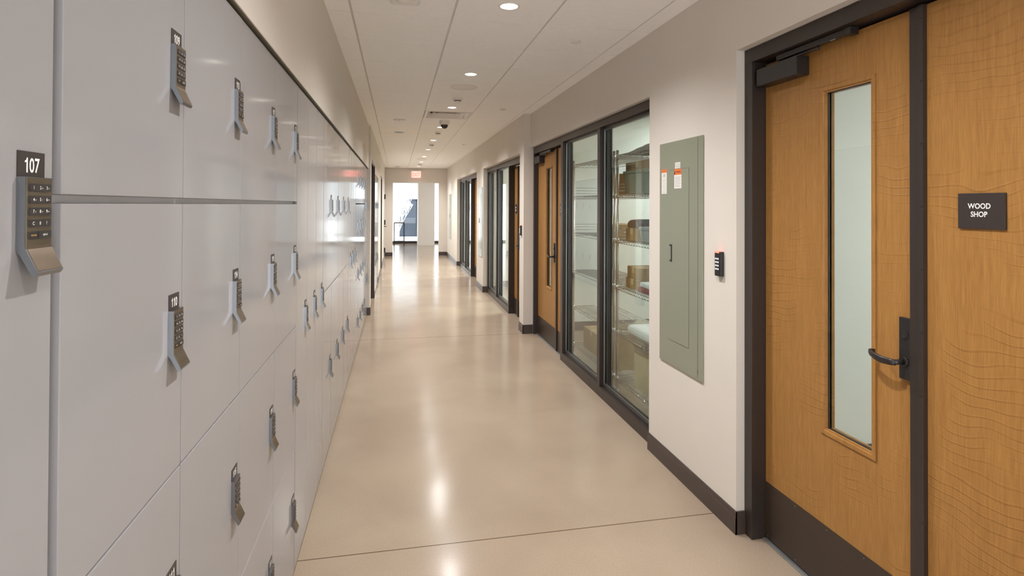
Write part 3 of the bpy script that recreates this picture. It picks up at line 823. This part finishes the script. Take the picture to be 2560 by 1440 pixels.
def disc(x, y, r, label, name='ceiling_speaker', mats='white_metal'):
    t = thing(name, (x, y, CZ), label, 'ceiling speaker', 'round ceiling speakers')
    put('rim', G().lathe([(r, .001), (r, -.006), (r-.008, -.008), (r-.012, -.005)], (x, y, CZ), seg=48), 'white_metal', t)
    put('grille', G().lathe([(r-.012, -.004), (r*.5, -.006), (0, -.0065)], (x, y, CZ), seg=48), 'grid', t)
disc(0.648, 5.62, .135, 'round ceiling speaker behind the second downlight')
disc(0.62, 14.75, .135, 'round ceiling speaker far down the corridor, near the exit sign')
def smoke(x, y, label):
    t = thing('smoke_detector', (x, y, CZ), label, 'smoke detector', 'ceiling smoke detectors')
    put('base', G().lathe([(.055, .001), (.055, -.014), (.050, -.018)], (x, y, CZ), seg=28), 'white_metal', t)
    put('sensor', G().lathe([(.050, -.018), (.040, -.022), (.036, -.034), (.030, -.046), (0, -.048)], (x, y, CZ), seg=28), 'white_metal', t)
    put('vent_ring', G().lathe([(.0395, -.024), (.0370, -.033)], (x, y, CZ), seg=28), 'void', t)
smoke(0.65, 6.25, 'smoke detector just behind the round ceiling speaker')
smoke(0.645, 9.22, 'smoke detector just behind the dome camera')
smoke(0.65, 11.07, 'smoke detector midway, before the sixth downlight')
smoke(0.645, 16.62, 'smoke detector closest to the exit sign')
t = thing('security_camera', (0.645, 7.97, CZ), 'black dome security camera on the ceiling behind the air vent', 'security camera')
put('housing', G().lathe([(.072, .001), (.072, -.03), (.066, -.052), (.052, -.058), (.045, -.058)], (0.645, 7.97, CZ)), 'white_metal', t)
put('dome', G().lathe([(.050, -.056), (.047, -.080), (.034, -.100), (.015, -.110), (0, -.112)], (0.645, 7.97, CZ)), 'black', t)
def sprinkler(x, y, label):
    t = thing('sprinkler_head', (x, y, CZ), label, 'sprinkler', 'ceiling sprinkler covers')
    put('cover_plate', G().lathe([(.040, .001), (.040, -.004), (.036, -.006), (0, -.0065)], (x, y, CZ), seg=24), 'white_metal', t)
    put('collar', G().lathe([(.028, -.005), (.028, -.010), (.022, -.013), (0, -.014)], (x, y, CZ), seg=24), 'white_metal', t)
sprinkler(1.25, 3.88, 'small round sprinkler cover near the top right of the ceiling')
sprinkler(1.27, 6.83, 'small round sprinkler cover level with the air vent')
sprinkler(1.27, 11.0, 'small round sprinkler cover in the distance, farthest of the three')
# square air diffuser
t = thing('air_vent', (0.64, 7.47, CZ), 'square air diffuser set in the ceiling grid', 'air vent')
x0, x1, y0, y1 = 0.344, 0.936, 7.178, 7.762
g = G()
for (a, b, c, d) in ((x0, x1, y0, y0+.03), (x0, x1, y1-.03, y1), (x0, x0+.03, y0+.03, y1-.03), (x1-.03, x1, y0+.03, y1-.03)): g.box(a, b, c, d, CZ-.001, CZ+.006)
put('frame', g, 'white_metal', t)
def cone_ring(i0, z0, i1, z1):
    g = G(); A = [(x0+i0, y0+i0), (x1-i0, y0+i0), (x1-i0, y1-i0), (x0+i0, y1-i0)]; B = [(x0+i1, y0+i1), (x1-i1, y0+i1), (x1-i1, y1-i1), (x0+i1, y1-i1)]
    for k in range(4):
        j = (k+1) % 4
        g.bm.faces.new([g.bm.verts.new((*A[k], z0)), g.bm.verts.new((*A[j], z0)), g.bm.verts.new((*B[j], z1)), g.bm.verts.new((*B[k], z1))])
    bmesh.ops.remove_doubles(g.bm, verts=g.bm.verts, dist=1e-5)
    return g
put('louver', cone_ring(.030, CZ, .085, CZ+.055), 'white_metal', t)
put('louver', cone_ring(.095, CZ+.002, .150, CZ+.050), 'white_metal', t)
put('louver', cone_ring(.160, CZ+.004, .205, CZ+.045), 'white_metal', t)
put('centre_plaque', G().box(x0+.205, x1-.205, y0+.205, y1-.205, CZ+.040, CZ+.046), 'white_metal', t)
put('duct_collar', G().box(x0, x1, y0, y1, CZ+.062, CZ+.066), 'void', t)
t = thing('ceiling_sensor', (0.026, 8.0, CZ), 'flat white disc on the left of the ceiling before the black recess', 'ceiling sensor')
put('cover', G().lathe([(.088, .001), (.088, -.004), (.080, -.012), (.03, -.016), (0, -.016)], (0.026, 8.0, CZ), seg=40), 'white_plastic', t)
put('seam', G().box(.0245, .0275, 7.915, 8.085, CZ-.0172, CZ-.010), 'ink', t)
def recess(x, y, label):
    t = thing('recessed_wall_washer', (x, y, CZ), label, 'recessed fixture', 'unlit dark recessed fixtures')
    put('trim_ring', G().lathe([(.080, .0005), (.092, .001), (.092, -.004), (.080, -.005)], (x, y, CZ), seg=36), 'white_metal', t)
    put('baffle', G().lathe([(.080, -.0045), (.060, -.0015), (0, -.0010)], (x, y, CZ), seg=36), 'black', t)
recess(0.025, 9.36, 'unlit round black recessed fixture left of the dome camera')
recess(-0.005, 17.9, 'unlit round black recessed fixture left of the exit sign')
# device near the top edge of the picture
t = thing('ceiling_access_point', (0.04, 3.05, CZ-.1), 'white curved ceiling device cut by the top picture edge', 'access point')
g = G().box(-.048, .120, 2.93, 3.20, CZ-.075, CZ)
put('housing', g, 'white_plastic', t, bevel=.02)
put('lens_cover', G().lathe([(.066, -.07), (.062, -.085), (.045, -.098), (0, -.103)], (.036, 3.05, CZ), seg=32), 'white_metal', t)

# ------------------------------------------------------------------ rooms behind the right wall
g = G()
g.box(6.0, 6.1, -1.0, 18.6, 0, 3.0)
for y in (-1.1, 3.15, 7.18, 11.30, 18.5):
    g.box(1.84, 6.0, y, y+.1, 0, 3.0)
struct('wall_rooms', g, 'room_wall')
g = G().box(1.84, 6.1, -1.1, 18.6, CZ+.02, CZ+.12)
struct('ceiling_rooms', g, 'soffit')
g = G()
for (a, b) in ((-1.0, 3.15), (3.25, 7.18), (7.28, 11.30), (11.40, 18.5)):
    g.box(5.988, 6.0, a, b, 0, .115); g.box(1.84, 5.988, b-.012, b, 0, .115)
struct('baseboard_rooms', g, 'base')
def fill_troffer(x, y, e, label):
    t = thing('fill_light', (x, y, CZ), label, 'ceiling light', 'unseen fill lights added in the side rooms and lobby')
    put('frame', G().box(x-.31, x+.31, y-.61, y+.61, CZ-.012, CZ+.02), 'white_metal', t)
    k = 'panel%g' % e
    if k not in M: M[k] = emit('fill_panel', (0.98, 1.0, 0.98), e)
    put('diffuser', G().box(x-.29, x+.29, y-.59, y+.59, CZ-.014, CZ-.012), k, t)
fill_troffer(-2.6, 21.6, 21, 'unseen fill light added in the lobby, left of the opening')
fill_troffer(3.4, 21.0, 21, 'unseen fill light added in the lobby, right of the opening')
fill_troffer(4.3, 1.2, 28, 'unseen fill light added inside the wood shop')
fill_troffer(4.0, 4.4, 14, 'unseen fill light added inside the storage room, near half')
fill_troffer(4.0, 6.2, 14, 'unseen fill light added inside the storage room, far half')
fill_troffer(3.9, 9.3, 60, 'unseen fill light added inside the second glazed room')
fill_troffer(3.9, 14.0, 80, 'unseen fill light added inside the third glazed room')

# ------------------------------------------------------------------ storage room: wire shelving and what stands on it
SH = [2.105, 1.755, 1.355, 0.944, 0.545, 0.14]
def rack(y0, y1, label, ledges=True):
    xa, xb = 1.915, 2.375
    t = thing('wire_shelving_unit', ((xa+xb)/2, (y0+y1)/2, 0), label, 'shelving unit', 'chrome wire shelving units in the storage room')
    for x in (xa, xb):
        for y in (y0, y1):
            g = G().tube((x, y, .03), (x, y, 2.145), .0127, seg=14); g.tube((x, y, 0), (x, y, .03), .009, .018, seg=12)
            g.tube((x, y, 2.145), (x, y, 2.152), .014, .010, seg=12)
            for z in SH: g.tube((x, y, z-.030), (x, y, z+.012), .017, .0145, seg=12)
            put('post', g, 'chrome', t)
    for k, z in enumerate(SH):
        g = G()
        for x in (xa, xb):
            g.tube((x, y0, z), (x, y1, z), .0030, seg=6); g.tube((x, y0, z-.028), (x, y1, z-.028), .0026, seg=6)
            m = int((y1-y0)/.05)
            for i in range(m):
                ya = y0+(y1-y0)*i/m; yb = y0+(y1-y0)*(i+.5)/m; yc = y0+(y1-y0)*(i+1)/m
                g.tube((x, ya, z-.027), (x, yb, z-.001), .0018, seg=4, cap=False); g.tube((x, yb, z-.001), (x, yc, z-.027), .0018, seg=4, cap=False)
        for y in (y0, y1):
            g.tube((xa, y, z), (xb, y, z), .0030, seg=6); g.tube((xa, y, z-.028), (xb, y, z-.028), .0026, seg=6)
            for i in range(9):
                u = xa+(xb-xa)*i/9; w = xa+(xb-xa)*(i+.5)/9; q = xa+(xb-xa)*(i+1)/9
                g.tube((u, y, z-.027), (w, y, z-.001), .0018, seg=4, cap=False); g.tube((w, y, z-.001), (q, y, z-.027), .0018, seg=4, cap=False)
        m = int((y1-y0)/.026)
        for i in range(1, m): yy = y0+(y1-y0)*i/m; g.tube((xa, yy, z+.001), (xb, yy, z+.001), .0016, seg=4, cap=False)
        for i in range(1, 4): xx = xa+(xb-xa)*i/4; g.tube((xx, y0, z-.006), (xx, y1, z-.006), .0026, seg=5)
        put('wire_shelf', g, 'chrome', t)
    if ledges:
        g = G()
        for z in SH[1:3]:
            for h in (.035, .065, .095):
                g.tube((xb, y0, z+h), (xb, y1, z+h), .0022, seg=5); g.tube((xa, y1, z+h), (xb, y1, z+h), .0022, seg=5); g.tube((xa, y0, z+h), (xb, y0, z+h), .0022, seg=5)
        put('ledge_rails', g, 'chrome', t)
    else:
        g = G()
        for z in (SH[1], SH[2], SH[3]):
            for h in (.035, .065, .095): g.tube((xa, y1, z+h), (xb, y1, z+h), .0022, seg=5)
        put('ledge_rails', g, 'chrome', t)
rack(4.80, 5.985, 'chrome wire shelving unit, mostly bare, behind the left pane of the storage room')
rack(3.42, 4.72, 'chrome wire shelving unit stacked with boxes, behind the right pane of the storage room', False)

def carton(x0, x1, y0, y1, z0, z1, m, label, group, flaps=False, name='cardboard_box', cat='box'):
    t = thing(name, ((x0+x1)/2, (y0+y1)/2, z0), label, cat, group)
    g = G(); w = .004
    if flaps:
        g.box(x0, x1, y0, y1, z0, z0+w); g.box(x0, x0+w, y0, y1, z0, z1); g.box(x1-w, x1, y0, y1, z0, z1); g.box(x0+w, x1-w, y0, y0+w, z0, z1); g.box(x0+w, x1-w, y1-w, y1, z0, z1)
    else: g.box(x0, x1, y0, y1, z0, z1)
    put('box_body', g, m, t, bevel=.002)
    if flaps:
        g = G()
        g.prism([(x0, z1-.002), (x0-.05, z1+.06), (x0-.052, z1+.057), (x0, z1-.006)], 'y', y0+.01, y1-.01)
        g.prism([(x1, z1-.002), (x1+.06, z1+.05), (x1+.062, z1+.047), (x1, z1-.006)], 'y', y0+.01, y1-.01)
        put('box_flap', g, m, t)
    else:
        ym = (y0+y1)/2
        put('packing_tape', G().box(x0-.0006, x1+.0006, ym-.025, ym+.025, z1-.05, z1+.0008), 'card_pale' if m == 'card' else 'card', t)
    return t
def tub(x0, x1, y0, y1, z0, z1, m, label, group, cat='bin', name='storage_bin'):
    t = thing(name, ((x0+x1)/2, (y0+y1)/2, z0), label, cat, group)
    e = .018; zz = z1-.03
    g = G(); A = [(x0+e, y0+e), (x1-e, y0+e), (x1-e, y1-e), (x0+e, y1-e)]; B = [(x0+.006, y0+.006), (x1-.006, y0+.006), (x1-.006, y1-.006), (x0+.006, y1-.006)]
    VA = [g.bm.verts.new((*p, z0)) for p in A]; VB = [g.bm.verts.new((*p, zz)) for p in B]
    g.bm.faces.new(VA[::-1]); g.bm.faces.new(VB)
    for k in range(4): g.bm.faces.new([VA[k], VA[(k+1)%4], VB[(k+1)%4], VB[k]])
    put('bin_body', g, m, t, bevel=.006)
    put('bin_lid', G().box(x0, x1, y0, y1, zz, z1), m, t, bevel=.008)
BX = 'cartons and bins on the wire shelves'
s2, s3, s4, s5, s6 = [z + .004 for z in SH[1:]]
tub(1.95, 2.35, 3.62, 4.69, s2, s2+.20, 'bin', 'long green-grey bin on the second shelf of the loaded unit', BX)
carton(1.98, 2.33, 4.22, 4.69, s2+.202, s2+.275, 'card', 'flat brown carton on top of the long green-grey bin', BX)
carton(1.97, 2.30, 4.84, 5.10, s2, s2+.19, 'card', 'brown carton on the second shelf of the bare unit, by the chrome post', BX)
tub(2.0, 2.35, 3.60, 4.10, SH[0]+.004, SH[0]+.19, 'bin_grey', 'rounded grey bin on the very top shelf', BX)
t = thing('folded_dust_sheet', (2.15, 4.45, SH[0]+.004), 'rumpled grey sheet on the top shelf over the chrome post', 'sheet')
g = G()
NX, NY = 14, 18; vv = []
for i in range(NX+1):
    rowv = []
    for j in range(NY+1):
        u, v = i/NX, j/NY
        h = .065*math.sin(PI*u)**.5*math.sin(PI*v)**.5*(1+.35*math.sin(7*v+3*u)+.25*math.sin(11*u-2*v))
        rowv.append(g.bm.verts.new((1.96+.38*u, 4.22+.46*v, SH[0]+.006+max(0, h))))
    vv.append(rowv)
for i in range(NX):
    for j in range(NY):
        f = g.bm.faces.new([vv[i][j], vv[i+1][j], vv[i+1][j+1], vv[i][j+1]]); f.smooth = True
o = put('sheet_cloth', g, 'bin_grey', t); sm = o.modifiers.new('thickness', 'SOLIDIFY'); sm.thickness = .004
carton(1.97, 2.22, 4.42, 4.66, s3, s3+.105, 'card', 'small brown carton on the middle shelf under the black tray', BX)
tub(1.97, 2.28, 4.16, 4.40, s3, s3+.125, 'bin_grey', 'light grey tub on the middle shelf beside the small brown carton', BX)
t = thing('folded_jacket', (2.08, 4.52, s3+.106), 'black folded fabric lying on the small brown carton', 'clothing')
g = G().prism([(4.42, s3+.106), (4.66, s3+.106), (4.655, s3+.155), (4.60, s3+.175), (4.45, s3+.185), (4.42, s3+.150)], 'x', 1.98, 2.20)
put('fabric', g, 'dark_cloth', t, bevel=.012)
for k in range(5):
    o = put('paper_stack', G().box(1.96+.006*k, 2.22-.004*k, 3.72+.01*k, 4.08-.008*k, s3+.018*k, s3+.0165+.018*k), ['white_plastic', 'bin_grey', 'paper', 'bin_grey', 'white_plastic'][k])
    tag(o, '%s flat folder in the pile on the middle shelf' % ['bottom white', 'second grey', 'middle cream', 'fourth grey', 'topmost white'][k], 'folder', 'folders on the middle shelf')
carton(1.97, 2.25, 4.38, 4.66, s4, s4+.085, 'card', 'lower of two brown cartons on the fourth shelf', BX)
carton(1.98, 2.24, 4.40, 4.65, s4+.087, s4+.185, 'card', 'upper of two brown cartons on the fourth shelf', BX)
t = thing('red_bundle', (2.1, 4.0, s4), 'dark red folded cloth at the front of the fourth shelf', 'cloth')
put('fabric', G().box(1.94, 2.24, 3.86, 4.36, s4, s4+.045), 'red_cloth', t, bevel=.015)
t = thing('white_tray', (2.1, 3.95, s4+.046), 'shallow white tray on the dark red cloth', 'tray')
put('tray_body', G().box(1.95, 2.3, 3.55, 4.33, s4+.046, s4+.085), 'white_plastic', t, bevel=.01)
t = thing('paper_roll_pack', (2.1, 4.15, s5), 'long white wrapped pack on the second lowest shelf', 'pack')
put('wrap', G().box(1.95, 2.3, 3.72, 4.60, s5, s5+.085), 'white_plastic', t, bevel=.03)
CB = 'cartons on the storage room floor shelf'
carton(1.96, 2.34, 3.62, 4.13, s6, s6+.36, 'card', 'large brown carton low behind the right pane, nearest the wall', CB)
carton(1.96, 2.30, 4.16, 4.46, s6, s6+.33, 'card_pale', 'tall pale carton low behind the right pane, beside the chrome post', CB, flaps=True)
o = put('paper_sheet', G().prism([(2.0, s6+.362), (2.25, s6+.362), (2.25, s6+.364), (2.0, s6+.364)], 'y', 3.95, 4.12), 'paper'); tag(o, 'white sheet of paper lying on the large brown carton', 'paper')
carton(1.97, 2.30, 4.90, 5.28, s6, s6+.34, 'card_pale', 'pale carton low behind the left pane, nearer of two', CB, flaps=True)
carton(1.97, 2.32, 5.33, 5.80, s6, s6+.22, 'card', 'wide brown carton low behind the left pane, farther of two', CB)
carton(1.97, 2.25, 5.05, 5.40, s3, s3+.12, 'card_pale', 'pale carton on the bare shelving unit, middle shelf', BX)
# work bench along the back of the storage room
t = thing('work_bench', (5.4, 5.2, 0), 'white bench with a dark toe kick along the storage room back wall', 'bench')
put('cabinet', G().box(5.0, 5.98, 3.6, 6.9, .10, .86), 'white_plastic', t, bevel=.003)
put('worktop', G().box(4.96, 5.985, 3.58, 6.92, .86, .90), 'white_metal', t, bevel=.003)
put('toe_kick', G().box(5.06, 5.96, 3.62, 6.88, 0, .10), 'base', t)

# ------------------------------------------------------------------ lobby rail, tree and neighbouring building outside
t = thing('guard_rail', (0.085, 23.2, 0), 'dark metal guard rail standing before the lobby window', 'railing')
A = (-0.11, 23.2); B = (0.28, 23.2)
for p in (A, B): put('rail_post', G().box(p[0]-.02, p[0]+.02, p[1]-.02, p[1]+.02, 0, .93), 'frame', t)
put('top_rail', G().tube((*A, .92), (*B, .92), .022, seg=8), 'frame', t)
put('bottom_rail', G().tube((*A, .18), (*B, .18), .018, seg=8), 'frame', t)
g = G()
def branch(p, d, L, r, depth):
    q = p + d*L; g.tube(p, q, r, r*.72, seg=6, cap=False)
    if depth == 0: return
    for k in range(3 if depth > 2 else 2):
        a = random.uniform(.12, .50)*(1 if (k + depth) % 2 else -1); b = random.uniform(-.35, .35)
        nd = Vector((d.x*.7 + a, d.y*.6 + b, d.z + random.uniform(.25, .7))).normalized()
        branch(q, nd, L*random.uniform(.68, .84), max(.0045, r*.64), depth-1)
branch(Vector((.08, 26.6, -.08)), Vector((.05, 0, 1)), .50, .028, 7)
branch(Vector((.10, 26.6, .40)), Vector((.32, 0, 1)).normalized(), .40, .020, 6)
branch(Vector((.09, 26.6, .70)), Vector((.45, 0, .9)).normalized(), .40, .016, 5)
o = put('bare_tree', g, 'bark'); tag(o, 'pale bare branching tree outside the lobby window', 'tree')
b = thing('building', (.7, 32, -.05), 'dark blue-grey low building outside beyond the bare tree', 'building')
put('facade', G().box(.13, 1.32, 30.5, 34, -.05, 1.90), 'slate', b)
put('coping', G().box(.10, 1.35, 30.45, 34, 1.90, 1.95), 'slate', b)
b = thing('garden_wall', (-5, 31, -.05), 'low white wall outside left of the dark building', 'wall')
put('wall_face', G().box(-12, .08, 31.2, 31.5, -.05, 1.85), 'snow', b)

# ------------------------------------------------------------------ world
w = bpy.data.worlds.new('overcast'); bpy.context.scene.world = w; w.use_nodes = True
bg = w.node_tree.nodes['Background']; bg.inputs['Color'].default_value = (0.86, 0.93, 1.0, 1); bg.inputs['Strength'].default_value = DAY

su = bpy.data.lights.new('fill_sun', 'SUN'); su.energy = SUN; su.angle = math.radians(2); su.color = (1.0, 0.97, 0.95)  # added to bounce light up from the ground and floor behind the camera
so = bpy.data.objects.new('fill_sun', su); C.objects.link(so)
so.rotation_euler = Vector((0.50, 0.62, -0.75)).to_track_quat('-Z', 'Y').to_euler(); so.location = (-6, -9, 12)

# ------------------------------------------------------------------ camera
cd = bpy.data.cameras.new('camera'); cam = bpy.data.objects.new('camera', cd); C.objects.link(cam)
F = 1411.0; W = 2560.0
cd.sensor_fit = 'HORIZONTAL'; cd.sensor_width = 36.0; cd.lens = F/W*36.0
cd.shift_x = 0.0; cd.shift_y = -(720-500)/W
cd.clip_start = .02; cd.clip_end = 300
yaw = math.atan(287/1411.); pitch = math.radians(.5); roll = math.radians(.235)
fwd = Vector((math.sin(yaw)*math.cos(pitch), math.cos(yaw)*math.cos(pitch), math.sin(pitch)))
r = fwd.cross(Vector((0,0,1))).normalized(); u = r.cross(fwd)
r2 = r*math.cos(roll) + u*math.sin(roll); u2 = -r*math.sin(roll) + u*math.cos(roll)
mat = Matrix((( r2.x, u2.x, -fwd.x), (r2.y, u2.y, -fwd.y), (r2.z, u2.z, -fwd.z))).to_4x4()
mat.translation = Vector((0, 0, 1.66)); cam.matrix_world = mat
sc = bpy.context.scene; sc.camera = cam
sc.view_settings.view_transform = 'Standard'; sc.view_settings.look = 'None'; sc.view_settings.gamma = 1; sc.view_settings.exposure = 0.86
sc.view_settings.use_curve_mapping = False
cy = sc.cycles; cy.use_denoising = True; cy.max_bounces = 10; cy.diffuse_bounces = 6; cy.glossy_bounces = 5; cy.transparent_max_bounces = 16
cy.sample_clamp_indirect = 6.0; cy.caustics_reflective = False; cy.caustics_refractive = False; cy.blur_glossy = 0.5
